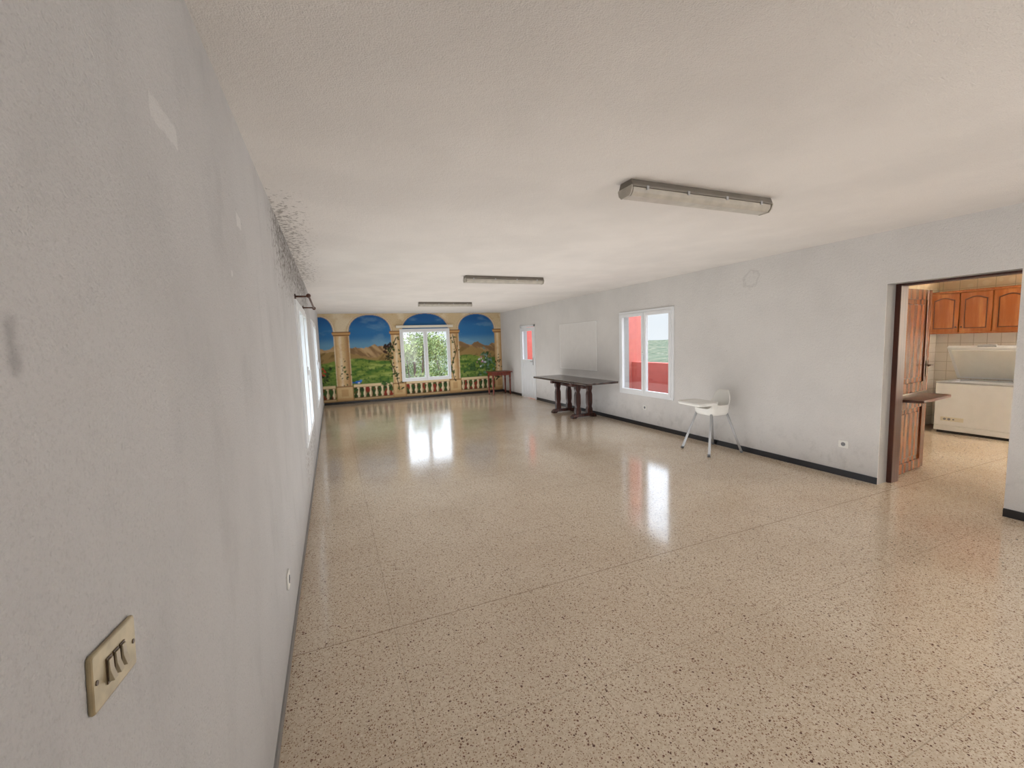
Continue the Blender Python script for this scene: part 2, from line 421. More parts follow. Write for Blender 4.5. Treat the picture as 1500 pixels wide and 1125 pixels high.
bm=bmesh.new();bm_cyl(bm,(L-0.058,0,1.19),(L-0.058,-0.05,1.19),0.008);bm_cyl(bm,(L-0.05,-0.05,1.19),(L-0.17,-0.05,1.185),0.009,0.007)
finish('lever',bm,M['brass_dark'],parent=hd)

# ------------------------------------------------------------ mural
def vnoise(x,z,sc,seed):
    r=np.random.RandomState(seed).rand(64,64)
    u=x*sc+7.3;v=z*sc+3.1
    i=np.floor(u).astype(int);j=np.floor(v).astype(int);fu=u-i;fv=v-j
    fu=fu*fu*(3-2*fu);fv=fv*fv*(3-2*fv)
    g=lambda a,b:r[a%64,b%64]
    return (g(i,j)*(1-fu)+g(i+1,j)*fu)*(1-fv)+(g(i,j+1)*(1-fu)+g(i+1,j+1)*fu)*fv
def fbm(x,z,sc,seed,o=4):
    s=0;a=0.5;t=0
    for k in range(o):
        s=s+a*vnoise(x,z,sc*2**k,seed+k);t+=a;a*=0.55
    return s/t
def mural():
    x0,x1,z0,z1=XL+0.002,XR-0.014,0.07,H-0.002
    st=0.0125
    nx=int((x1-x0)/st)+1;nz=int((z1-z0)/st)+1
    xs=np.linspace(x0,x1,nx);zs=np.linspace(z0,z1,nz)
    X,Z=np.meshgrid(xs,zs,indexing='ij')
    C=np.zeros(X.shape+(3,))
    def c(rgb): return np.array(lin(rgb)[:3])
    def put(mask,col):
        m=np.clip(mask,0,1)[...,None]; C[:]=C*(1-m)+col*m
    def sm(v,a,b): 
        t=np.clip((v-a)/(b-a),0,1);return t*t*(3-2*t)
    n1=fbm(X,Z,3,1);n2=fbm(X,Z,9,21);n3=fbm(X,Z,22,41,3)
    C[:]=c((212,190,152)); put(sm(n1,0.45,0.7),c((226,210,180))); put(sm(n2,0.55,0.75)*0.5,c((192,160,116)))
    SC=np.zeros_like(C)
    def sput(mask,col):
        m=np.clip(mask,0,1)[...,None]; SC[:]=SC*(1-m)+col*m
    SC[:]=c((44,112,168)); sput(sm(Z,2.1,2.45)*0.8,c((22,84,146))); sput(1-sm(Z,1.65,1.95),c((100,150,182)))
    cl=fbm(X*0.7,Z*1.8,3,61,5); sput(sm(cl,0.55,0.76)*0.25,c((140,178,198)))
    pk=np.abs(((X*1.9+0.3)%1.0)-0.5)*2
    r1=1.58+0.10*(1-pk)**1.2+0.09*(fbm(X,Z*0,4,71)-0.5)*2+0.04*(fbm(X,Z*0,14,75)-0.5)
    mt=sm(r1-Z,0,0.02); sput(mt,c((170,140,100)))
    rg=fbm(X+Z*0.9,Z*0.4,8,81,4); sput(mt*sm(rg,0.46,0.6)*0.75,c((114,86,58))); sput(mt*(1-sm(rg,0.3,0.42))*0.6,c((200,172,130)))
    r2=1.42+0.10*np.sin(X*3.3+1.2)+0.08*(fbm(X,Z*0,5,91)-0.5)*2
    m2=sm(r2-Z,0,0.02); sput(m2,c((152,126,78))); rg2=fbm(X-Z*0.9,Z*0.6,8,95,3); sput(m2*sm(rg2,0.45,0.6)*0.7,c((108,86,50)))
    r3=1.22+0.07*np.sin(X*2.2)+0.06*(fbm(X,Z*0,4,101)-0.5)*2
    g=sm(r3-Z,0,0.03); sput(g,c((116,140,60)))
    f1=fbm(X*0.6,Z*2.2,6,111,4); sput(g*sm(f1,0.5,0.62)*0.9,c((68,108,42))); sput(g*(1-sm(f1,0.3,0.42))*0.8,c((158,172,92)))
    f2=fbm(X,Z,18,121,3); sput(g*sm(f2,0.6,0.7)*0.8,c((42,82,34)))
    sput(g*(1-sm(Z,0.55,0.85))*0.5,c((56,98,38)))
    arches=[(-0.62,0.06,2.47),(0.48,1.63,2.52),(1.97,3.36,2.552),(3.69,4.88,2.53)]
    inside=np.zeros(X.shape);spring=2.03
    for a,b,pk in arches:
        cx=(a+b)/2;rw=(b-a)/2;rh=pk-spring
        P=2.2
        e=(np.abs((X-cx)/rw)**P+(np.maximum(Z-spring,0)/rh)**P)**(1/P)
        ins=(e<1)&(Z>0.1); inside=np.maximum(inside,ins)
        ow=(np.abs((X-cx)/(rw+0.06))**P+(np.maximum(Z-spring,0)/(rh+0.04))**P)**(1/P)
        band=(ow<1)&(e>=1)&(Z>spring)
        put(band*1.0,c((228,212,182)))
        put(band*(np.abs(ow-0.985)<0.014)*0.6,c((168,122,76)))
        put(band*(e<1.03)*0.6,c((150,108,66)))
    m=inside[...,None];C[:]=C*(1-m)+SC*m
    cols=[(0.06,0.48),(1.63,1.97),(3.36,3.69),(4.88,5.14)]
    for a,b in cols:
        cx=(a+b)/2;w=(b-a)/2*0.84
        if b>5.1: cx=5.02;w=0.13
        u=(X-cx)/w
        body=(np.abs(u)<1)&(Z>0.5)&(Z<2.0)
        put(body*1.0,c((218,188,140)))
        put(body*sm(u,0.0,1.0)*0.8,c((150,106,66)))
        put(body*sm(-u,0.55,1.0)*0.55,c((172,126,82)))
        put(body*np.exp(-((u+0.25)/0.22)**2)*0.7,c((238,224,196)))
        put(body*sm(n2,0.5,0.7)*0.3,c((196,148,92)))
        cap=(np.abs(X-cx)<w*1.0+0.05*sm(Z,1.9,2.02)+0.02)&(Z>1.93)&(Z<2.06)
        put(cap*1.0,c((200,158,104)))
        put((cap&((np.abs(Z-1.95)<0.012)|(np.abs(Z-2.045)<0.014)))*1.0,c((112,70,42)))
        base=(np.abs(X-cx)<w+0.06)&(Z<0.52)
        put(base*1.0,c((212,182,134)));put((base&(np.abs(X-cx)>w+0.03))*0.8,c((146,102,62)))
        put((base&(np.abs(Z-0.5)<0.018))*0.8,c((130,90,54)));put((base&(Z<0.17))*0.6,c((194,150,98)))
        put((base&(np.abs(X-cx)<w*0.55)&(Z>0.22)&(Z<0.42))*0.5,c((178,132,82)))
    notcol=np.ones(X.shape)
    for a,b in cols:
        notcol*= ~((X>a-0.03)&(X<b+0.03))
    zone=notcol*(Z<0.54)
    put(zone,c((54,84,38)));put(zone*sm(n3,0.5,0.65),c((32,54,26)))
    put(zone*(1-sm(n2,0.36,0.47))*0.85,c((146,40,34)))
    per=0.165
    ph=np.abs(((X+10)%per)-per/2)
    zz=(Z-0.16)/(0.44-0.16)
    rad=0.020+0.028*np.exp(-((zz-0.35)/0.2)**2)+0.016*(zz>0.9)+0.014*(zz<0.06)
    bal=(ph<rad)&(Z>0.15)&(Z<0.46)
    put(zone*bal,c((234,218,182)));put(zone*bal*((((X+10)%per)-per/2)>0.010)*0.7,c((156,120,80)))
    rail=(Z>0.45)&(Z<0.535);put(zone*rail,c((222,200,160)));put(zone*(np.abs(Z-0.458)<0.012)*0.8,c((120,82,50)))
    put(zone*(Z<0.155),c((208,182,138)));put(zone*(np.abs(Z-0.15)<0.012)*0.8,c((114,80,50)))
    put((Z<0.10)*1.0,c((168,136,94)))
    rs=np.random.RandomState(5)
    def leaves(path,cnt,spread,size,colsl):
        P=np.array(path)
        for k in range(cnt):
            t=rs.rand()*(len(P)-1);i=int(t);p=P[i]*(1-(t-i))+P[min(i+1,len(P)-1)]*(t-i)
            px=p[0]+rs.randn()*spread;pz=p[1]+rs.randn()*spread
            s=size*(0.6+0.8*rs.rand());an=rs.rand()*3.14
            dx=(X-px)*np.cos(an)+(Z-pz)*np.sin(an);dz=-(X-px)*np.sin(an)+(Z-pz)*np.cos(an)
            put(((dx/s)**2+(dz/(s*0.55))**2<1)*0.95,c(colsl[rs.randint(len(colsl))]))
    def stem(path,w,col):
        P=np.array(path)
        for i in range(len(P)-1):
            a,b=P[i],P[i+1];dd=b-a;tt=np.clip(((X-a[0])*dd[0]+(Z-a[1])*dd[1])/(dd@dd),0,1)
            dist=np.hypot(X-a[0]-tt*dd[0],Z-a[1]-tt*dd[1]);put((dist<w)*1.0,c(col))
    dk=[(34,54,26),(48,72,34),(26,40,22),(70,92,44)]
    s1=[(1.80,0.3),(1.72,0.8),(1.60,1.1),(1.52,1.35),(1.66,1.6),(1.78,1.85)]
    stem(s1,0.014,(52,34,22));leaves(s1,55,0.06,0.035,dk)
    leaves([(1.45,1.5),(1.6,1.62)],22,0.06,0.045,[(40,26,22),(56,34,28),(34,50,26)])
    s2=[(2.0,0.55),(1.93,1.0),(1.90,1.5)];stem(s2,0.012,(52,34,22));leaves(s2,25,0.05,0.033,dk)
    s3=[(3.5,0.5),(3.42,0.9),(3.6,1.4),(3.5,1.9)];stem(s3,0.012,(60,40,26));leaves(s3,30,0.05,0.033,dk)
    leaves([(4.5,0.6),(4.65,1.0),(4.5,1.3)],60,0.09,0.045,[(60,96,62),(90,128,96),(110,140,130),(48,80,46)])
    leaves([(4.3,0.75),(4.1,0.9),(3.85,0.7)],40,0.08,0.04,[(60,96,50),(44,74,40)])
    leaves([(4.62,1.1),(4.4,1.0)],16,0.10,0.03,[(200,120,150),(214,214,226),(132,120,170)])
    leaves([(-0.25,0.6),(-0.1,1.0)],30,0.07,0.045,dk);leaves([(-0.25,0.9),(-0.15,1.0)],6,0.06,0.04,[(190,60,50)])
    leaves([(0.26,1.2),(0.3,0.6)],22,0.07,0.03,dk)
    leaves([(5.0,0.5),(5.02,1.2)],20,0.05,0.035,dk)
    leaves([(1.3,0.5),(1.5,0.55)],26,0.05,0.035,[(44,78,38),(70,104,50)])
    put((((X-0.64)/0.085)**2+((Z-0.60)/0.042)**2<1)*1.0,c((48,110,196)))
    put((((X-0.72)/0.032)**2+((Z-0.64)/0.030)**2<1)*1.0,c((60,130,214)))
    put(((X>0.48)&(X<0.60)&(np.abs(Z-0.585-(0.58-X)*0.15)<0.016))*1.0,c((34,84,160)))
    put((((X-0.66)/0.03)**2+((Z-0.580)/0.018)**2<1)*1.0,c((230,226,210)))
    Cp=np.pad(C,((1,1),(1,1),(0,0)),mode='edge')
    C[:]=0.4*C+0.15*(Cp[:-2,1:-1]+Cp[2:,1:-1]+Cp[1:-1,:-2]+Cp[1:-1,2:])
    verts=np.stack([X.ravel(),np.full(X.size,YB-0.004),Z.ravel()],1)
    idx=np.arange(nx*nz).reshape(nx,nz)
    a=idx[:-1,:-1];b=idx[1:,:-1];cc=idx[1:,1:];d=idx[:-1,1:]
    xc=(xs[:-1]+xs[1:])/2;zc=(zs[:-1]+zs[1:])/2
    XC,ZC=np.meshgrid(xc,zc,indexing='ij')
    keep=~((XC>WB[0])&(XC<WB[1])&(ZC>WB[2])&(ZC<WB[3]))
    F=np.stack([a[keep],b[keep],cc[keep],d[keep]],1)
    me=bpy.data.meshes.new('mural')
    me.from_pydata(verts.tolist(),[],F.tolist())
    at=me.color_attributes.new('paint','FLOAT_COLOR','POINT')
    rgba=np.ones((X.size,4),dtype=np.float32);rgba[:,:3]=C.reshape(-1,3)
    at.data.foreach_set('color',rgba.ravel())
    t=NT('mural_paint');an=t.n.new('ShaderNodeAttribute');an.attribute_name='paint'
    br=t.mr(t.noise(35,3,0.7),0.3,0.7,0.0,0.12)
    t.base(t.mix(br,an.outputs['Color'],lin((90,74,54))),0.75,0,0.25)
    t.bump(t.noise(60,2,0.6),0.3,0.004)
    me.materials.append(t.m)
    o=bpy.data.objects.new('mural',me);COL.objects.link(o)
    o['label']='wall mural of ochre arches, columns, blue sky and green hills';o['category']='mural'
mural()

e=empty('curtain_rail',((WB[0]+WB[1])/2,YB-0.03,2.13),'slim cream curtain rail above the mural window','curtain rail')
boxes('rail',[(-0.86,0.86,-0.05,0.0,0.0,0.075)],M['cream_plastic'],parent=e,bevel=0.005)
boxes('bracket',[(-0.7,-0.67,0.0,0.024,0.01,0.06)],M['cream_plastic'],parent=e)
boxes('bracket',[(0.67,0.7,0.0,0.024,0.01,0.06)],M['cream_plastic'],parent=e)
e=empty('curtain_rod',(XL,4.82,2.13),'dark wooden curtain rod with round finials on worn wall','curtain rod')
bm=bmesh.new();bm_cyl(bm,(0.13,-0.02,0),(0.13,1.40,0),0.010)
finish('rod',bm,M['rod_wood'],parent=e)
for yy in (0.03,1.33):
    bm=bmesh.new();bm_cyl(bm,(0.001,yy,0),(0.012,yy,0),0.026);bm_cyl(bm,(0.01,yy,0),(0.125,yy,0),0.009)
    finish('bracket',bm,M['rod_wood'],parent=e)
for yy in (-0.04,1.42):
    bm=bmesh.new();bmesh.ops.create_icosphere(bm,subdivisions=3,radius=0.022,matrix=Matrix.Translation((0.13,yy,0)))
    for f in bm.faces:f.smooth=True
    finish('finial',bm,M['rod_wood'],parent=e)

e=empty('wall_board',(XR-0.001,8.42,1.46),'blank pale grey rectangular board with thin light edging','board')
boxes('board',[(-0.006,0,-0.77,0.77,-0.51,0.51)],M['panel_paint'],parent=e)
bm=bmesh.new()
for q_ in [(-0.010,0,-0.785,0.785,0.51,0.524),(-0.010,0,-0.785,0.785,-0.524,-0.51),(-0.010,0,-0.785,-0.77,-0.51,0.51),(-0.010,0,0.77,0.785,-0.51,0.51)]: bm_box(bm,*q_)
finish('edging',bm,M['panel_edge'],parent=e)

# ------------------------------------------------------------ ceiling lights
def ceiling_light(x,y,label):
    e=empty('ceiling_light',(x,y,H),label,'ceiling light','fluorescent ceiling lights')
    L=1.23;w=0.068
    bm=bmesh.new();bm_prism(bm,[(-w,-0.046),(-w,-0.034),(-w*0.78,0.0),(w*0.78,0.0),(w,-0.034),(w,-0.046)],'x',-L/2,L/2)
    finish('housing',bm,M['fixture_grey'],parent=e,bevel=0.004)
    bm=bmesh.new();bm_prism(bm,[(-w+0.004,-0.047),(w-0.004,-0.047),(w-0.010,-0.076),(w-0.030,-0.096),(-w+0.030,-0.096),(-w+0.010,-0.076)],'x',-L/2+0.010,L/2-0.010)
    finish('diffuser',bm,M['diffuser'],parent=e,bevel=0.005)
    for s in (-1,1):
        bm=bmesh.new();bm_prism(bm,[(-w-0.001,-0.051),(-w-0.001,-0.038),(w+0.001,-0.038),(w+0.001,-0.051),(w-0.008,-0.078),(w-0.029,-0.098),(-w+0.029,-0.098),(-w+0.008,-0.078)],'x',s*(L/2+0.002)-0.005,s*(L/2+0.002)+0.005)
        finish('end_cap',bm,M['diffuser'],parent=e,bevel=0.003)
    for px in (-0.5,-0.17,0.17,0.5):
        for s in (-1,1):
            ys=sorted((s*(w-0.001),s*(w+0.003)))
            boxes('clip',[(px-0.009,px+0.009,ys[0],ys[1],-0.060,-0.036)],M['steel_grey'],parent=e)
ceiling_light(2.36,2.26,'dusty sealed fluorescent batten in line with kitchen doorway')
ceiling_light(2.43,5.99,'dusty sealed fluorescent batten in line with terrace window')
ceiling_light(2.48,9.78,'dusty sealed fluorescent batten close to the mural')

# ------------------------------------------------------------ trestle table
e=empty('trestle_table',(4.72,8.0,0),'long dark-stained wooden trestle table against grey wall','table')
bm=bmesh.new()
for i in range(4):
    a=-0.365+i*0.1825;bm_box(bm,a+0.001,a+0.1815,-1.15,1.15,0.738,0.778)
finish('tabletop',bm,M['dark_wood'],parent=e,bevel=0.005)
def trestle(yc):
    t=boxes('trestle',[(-0.30,0.30,yc-0.045,yc+0.045,0.665,0.737)],M['table_leg'],parent=e,bevel=0.006)
    bm=bmesh.new();bm_prism(bm,[(-0.29,0.0),(-0.20,0.0),(-0.16,0.025),(0.16,0.025),(0.20,0.0),(0.29,0.0),(0.29,0.04),(0.23,0.085),(-0.23,0.085),(-0.29,0.04)],'y',yc-0.05,yc+0.05)
    finish('foot_bar',bm,M['table_leg'],parent=t,bevel=0.005)
    for s in (-1,1):
        o=s*0.14
        pr=[(-0.06,0.085),(0.06,0.085),(0.06,0.17),(0.042,0.22),(0.058,0.30),(0.058,0.47),(0.04,0.54),(0.06,0.60),(0.06,0.664),(-0.06,0.664),(-0.06,0.60),(-0.04,0.54),(-0.058,0.47),(-0.058,0.30),(-0.042,0.22),(-0.06,0.17)]
        bm=bmesh.new();bm_prism(bm,[(u+o,v) for u,v in pr],'y',yc-0.04,yc+0.04)
        finish('leg',bm,M['table_leg'],parent=t,bevel=0.005)
trestle(0.38);trestle(-0.45)
boxes('stretcher',[(-0.03,0.03,-0.52,0.45,0.60,0.66)],M['table_leg'],parent=e,bevel=0.005)

# ------------------------------------------------------------ small side table
e=empty('side_table',(4.74,12.42,0),'small red-brown wooden side table beside mural corner','table')
boxes('tabletop',[(-0.34,0.34,-0.27,0.27,0.69,0.72)],M['red_wood'],parent=e,bevel=0.008)
boxes('apron',[(-0.29,0.29,-0.23,-0.21,0.60,0.689),(-0.29,0.29,0.21,0.23,0.60,0.689),(-0.30,-0.28,-0.21,0.21,0.60,0.689),(0.28,0.30,-0.21,0.21,0.60,0.689)],M['red_wood'],parent=e)
for sx in (-1,1):
    for sy in (-1,1):
        bm=bmesh.new();bm_lathe(bm,[(0.018,0.0),(0.020,0.06),(0.028,0.12),(0.022,0.18),(0.026,0.36),(0.030,0.46),(0.022,0.50),(0.032,0.56),(0.032,0.60)],sx*0.275,sy*0.205,12)
        bm_box(bm,sx*0.275-0.024,sx*0.275+0.024,sy*0.205-0.024,sy*0.205+0.024,0.585,0.688)
        finish('leg',bm,M['red_wood'],parent=e)
boxes('drawer',[(-0.17,0.17,-0.238,-0.231,0.615,0.675)],M['red_wood'],parent=e,bevel=0.003)

# ------------------------------------------------------------ high chair (faces -x)
e=empty('high_chair',(4.80,4.37,0),'white plastic high chair with tray and splayed grey legs','high chair',rot=(0,0,math.radians(-6)))
bm=bmesh.new();SEG=72;TR=12
def sstep(v,a,b):
    t=max(0,min(1,(v-a)/(b-a)));return t*t*(3-2*t)
rows=[]
for k in range(TR+1):
    t=k/TR;row=[]
    for i in range(SEG):
        th=2*math.pi*i/SEG;cx=math.cos(th);sy=math.sin(th)
        top=0.660+0.190*sstep(cx,0.60,0.92)-0.05*sstep(-cx,0.6,0.9)
        z=0.525+(top-0.525)*(t**1.1)
        ex=0.150+0.015*t+(0.035*sstep(cx,0.5,1)*t); ey=0.172+0.012*t
        r=0.93+0.07*min(1,t*4)
        p=5.0
        k2=(abs(cx)**p+abs(sy)**p)**(-1/p)
        row.append(bm.verts.new((cx*k2*ex*r,sy*k2*ey*r,z)))
    rows.append(row)
for a,b in zip(rows,rows[1:]):
    for i in range(SEG):
        j=(i+1)%SEG;f=bm.faces.new((a[i],a[j],b[j],b[i]));f.smooth=True
bm.faces.new(rows[0][::-1])
seat=finish('seat',bm,M['white_plastic'],parent=e)
so=seat.modifiers.new('thick','SOLIDIFY');so.thickness=0.012;so.offset=0
def rrect(hx,hy,r,n=6):
    pts=[]
    for cx,cy,a0 in ((hx-r,hy-r,0),(-hx+r,hy-r,90),(-hx+r,-hy+r,180),(hx-r,-hy+r,270)):
        for i in range(n+1):
            a=math.radians(a0+90*i/n);pts.append((cx+r*math.cos(a),cy+r*math.sin(a)))
    return pts
bm=bmesh.new();loops=[]
for hx,hy,r,z in ((0.155,0.215,0.04,0.668),(0.165,0.225,0.05,0.684),(0.168,0.228,0.05,0.712),(0.158,0.218,0.045,0.714),(0.150,0.210,0.04,0.700)):
    loops.append([bm.verts.new((x-0.235,y,z)) for x,y in rrect(hx,hy,r)])
for a,b in zip(loops,loops[1:]):
    for i in range(len(a)):
        j=(i+1)%len(a);f=bm.faces.new((a[i],a[j],b[j],b[i]));f.smooth=True
bm.faces.new(loops[0][::-1]);bm.faces.new(loops[-1])
finish('tray',bm,M['white_plastic'],parent=e)
for s in (-1,1):
    ys=sorted((s*0.190,s*0.215))
    boxes('tray_clip',[(-0.17,-0.07,ys[0],ys[1],0.62,0.672)],M['white_plastic'],parent=e,bevel=0.006)
boxes('safety_belt',[(-0.10,0.10,-0.012,0.012,0.534,0.539)],M['cream_plastic'],parent=e)
for sx in (-1,1):
    for sy in (-1,1):
        bm=bmesh.new();bm_cyl(bm,(sx*0.125,sy*0.140,0.545),(sx*0.265,sy*0.262,0.02),0.016,seg=14)
        lg=finish('leg',bm,M['steel_grey'],parent=e)
        bm=bmesh.new();bm_cyl(bm,(sx*0.263,sy*0.260,0.03),(sx*0.270,sy*0.267,0.001),0.019,seg=14)
        finish('foot_cap',bm,M['grey_plastic'],parent=lg)

# ------------------------------------------------------------ switch
e=empty('light_switch',(XL,0.720,1.185),'aged brass plate switch with three rockers on stucco','light switch',rot=(math.radians(-7),0,0))
bm=bmesh.new()
bm_prism(bm,rrect(0.062,0.037,0.006,3),'x',0.0,0.007)
finish('plate',bm,M['brass'],parent=e,bevel=0.003)
for i in range(3):
    yc=-0.021+i*0.019
    r=boxes('rocker_surround',[(0.007,0.0085,yc-0.0072,yc+0.0072,-0.0165,0.0165)],M['brass_dark'],parent=e)
    bm=bmesh.new();bm_prism(bm,[(0.0085,-0.014),(0.0085,0.014),(0.0105,0.014),(0.0110,0.0),(0.0150,-0.014)],'y',yc-0.0055,yc+0.0055)
    finish('rocker',bm,M['rocker'],parent=r,bevel=0.0006)
for yc in (-0.052,0.052):
    bm=bmesh.new();bm_cyl(bm,(0.006,yc,0),(0.0080,yc,0),0.0032);finish('screw',bm,M['brass_dark'],parent=e)

def socket(loc,rz,label):
    e=empty('wall_socket',loc,label,'socket',rot=(0,0,rz))
    bm=bmesh.new();bm_prism(bm,rrect(0.050,0.040,0.008,3),'x',0.0,0.010);finish('plate',bm,M['white_plastic'],parent=e,bevel=0.003)
    bm=bmesh.new();bm_cyl(bm,(0.010,0,0),(0.0125,0,0),0.022,seg=20);s=finish('socket_face',bm,M['grey_plastic'],parent=e)
    for yy in (-0.009,0.009):
        bm=bmesh.new();bm_cyl(bm,(0.0125,yy,0),(0.0132,yy,0),0.0035,seg=10);finish('pin_hole',bm,M['dark_plastic'],parent=s)
socket((XL,2.53,0.36),0,'small white socket low on worn stucco wall')
socket((XR,6.14,0.35),math.pi,'small white socket beneath the terrace window')
socket((XR,2.88,0.36),math.pi,'small white socket beside the kitchen doorway')

# ------------------------------------------------------------ kitchen: freezer
e=empty('chest_freezer',(8.53,2.66,0),'white chest freezer with lid propped open','freezer')
W,D,HH=0.88,0.62,0.78
bm=bmesh.new()
bm_box(bm,0,D,0,W,0.04,0.12);bm_box(bm,0,0.06,0,W,0.12,HH-0.02);bm_box(bm,D-0.06,D,0,W,0.12,HH-0.02)
bm_box(bm,0.06,D-0.06,0,0.06,0.12,HH-0.02);bm_box(bm,0.06,D-0.06,W-0.06,W,0.12,HH-0.02)
finish('body',bm,M['enamel'],parent=e,bevel=0.008)
bm=bmesh.new();bm_box(bm,-0.004,0.064,-0.004,W+0.004,HH-0.02,HH);bm_box(bm,D-0.064,D,-0.004,W+0.004,HH-0.02,HH)
bm_box(bm,0.064,D-0.064,-0.004,0.064,HH-0.02,HH);bm_box(bm,0.064,D-0.064,W-0.064,W+0.004,HH-0.02,HH)
finish('rim',bm,M['rim'],parent=e,bevel=0.004)
lid=boxes('lid',[(-D,0,0,W,0.0,0.055)],M['enamel'],parent=e,bevel=0.012,loc=(D-0.01,0,HH+0.01),rot=(0,math.radians(54),0))
boxes('lid_lining',[(-D+0.05,-0.05,0.05,W-0.05,-0.015,0.0)],M['white_plastic'],parent=lid,bevel=0.006)
boxes('handle',[(-D-0.025,-D+0.0,W/2-0.1,W/2+0.1,0.01,0.045)],M['rim'],parent=lid,bevel=0.005)
cp=boxes('control_panel',[(-0.006,0,W-0.34,W-0.08,0.19,0.25)],M['cream_plastic'],parent=e,bevel=0.002)
for i in range(3):
    bm=bmesh.new();bm_cyl(bm,(-0.006,W-0.13-i*0.05,0.22),(-0.014,W-0.13-i*0.05,0.22),0.017 if i<2 else 0.01,seg=16);finish('dial',bm,M['grey_plastic'],parent=cp)
boxes('plinth',[(0.03,D-0.03,0.03,W-0.03,0.0,0.04)],M['dark_plastic'],parent=e)

# ------------------------------------------------------------ kitchen wall cabinets
def cabinet(yc,w,label):
    e=empty('wall_cabinet',(8.88,yc,1.50),label,'cabinet','orange-brown kitchen wall cabinets')
    boxes('body',[(0.02,0.319,-w/2,w/2,0.0,0.64),(0.0,0.03,-w/2,w/2,0.0,0.02),(-0.012,0.04,-w/2,w/2,0.625,0.655)],M['cab_wood'],parent=e,bevel=0.003)
    n=2;dw=w/n
    for i in range(n):
        a=-w/2+i*dw+0.006;b=a+dw-0.012;z0,z1=0.028,0.615
        dr=boxes('door',[(0.0,0.018,a,b,z0,z1)],M['cab_wood'],parent=e,bevel=0.003)
        def arch(mg,top):
            y0,y1=a+mg,b-mg;zb=z0+mg;zt=z1-mg-0.045
            pts=[(y0,zb),(y1,zb),(y1,zt)]
            for k in range(1,12):
                u=k/12;pts.append((y1+(y0-y1)*u,zt+top*math.sin(math.pi*u)**1.5))
            pts.append((y0,zt));return pts
        bm=bmesh.new();bm_prism(bm,arch(0.050,0.04),'x',-0.002,0.0);finish('groove',bm,M['cab_dark'],parent=dr)
        bm=bmesh.new();bm_prism(bm,arch(0.062,0.036),'x',-0.010,-0.002);finish('raised_panel',bm,M['cab_wood'],parent=dr,bevel=0.004)
        ky=b-0.025 if i==0 else a+0.025
        bm=bmesh.new();bm_cyl(bm,(0.0,ky,0.10),(-0.012,ky,0.10),0.006);bm_cyl(bm,(-0.012,ky,0.10),(-0.022,ky,0.10),0.012,0.010);finish('knob',bm,M['brass_dark'],parent=dr)
cabinet(3.46,0.72,'orange-brown wooden wall cabinet above the open freezer')
cabinet(2.74,0.72,'orange-brown wooden wall cabinet above freezer, arched doors')
cabinet(2.02,0.72,'orange-brown wooden wall cabinet over tiled kitchen wall')

# ------------------------------------------------------------ outside
o=boxes('terrace_floor',[(XR+TH,6.9,KY1+TH+0.01,22,-0.2,-0.06)],M['terr_floor']);struct(o,'red-brown tiled terrace floor','terrace floor')
o=boxes('terrace_parapet',[(6.6,6.78,KY1+TH+0.01,22,-0.06,1.04)],M['red_wall'],bevel=0.01);struct(o,'red rendered terrace parapet','parapet')
o=boxes('terrace_pillar',[(6.5,6.88,8.36,8.95,-0.06,3.0)],M['pink_wall'],bevel=0.01);struct(o,'pale red rendered terrace pillar','pillar')
o=boxes('terrace_wall',[(6.0,6.59,13.2,16.4,-0.06,3.2)],M['red_wall'],bevel=0.01);struct(o,'red rendered outer wall beside terrace','wall')

def terrain():
    n=110;g=np.linspace(-1,1,n)
    gx=np.sign(g)*np.abs(g)**2*900
    Xg,Yg=np.meshgrid(gx,gx,indexing='ij')
    R=np.hypot(Xg,Yg)
    Z=-9-6*np.clip(R/300,0,1)+ (fbm(Xg,Yg,0.012,201,4)-0.5)*10*np.clip(R/120,0,1)+ 14*np.clip((R-380)/500,0,1)*fbm(Xg,Yg,0.006,301,3)
    v=np.stack([Xg.ravel(),Yg.ravel(),Z.ravel()],1)
    idx=np.arange(n*n).reshape(n,n)
    F=np.stack([idx[:-1,:-1].ravel(),idx[1:,:-1].ravel(),idx[1:,1:].ravel(),idx[:-1,1:].ravel()],1)
    me=bpy.data.meshes.new('hillside');me.from_pydata(v.tolist(),[],F.tolist());me.materials.append(M['terrain'])
    for p in me.polygons:p.use_smooth=True
    o=bpy.data.objects.new('hillside',me);COL.objects.link(o);struct(o,'green valley and low hills outside','landscape')
terrain()

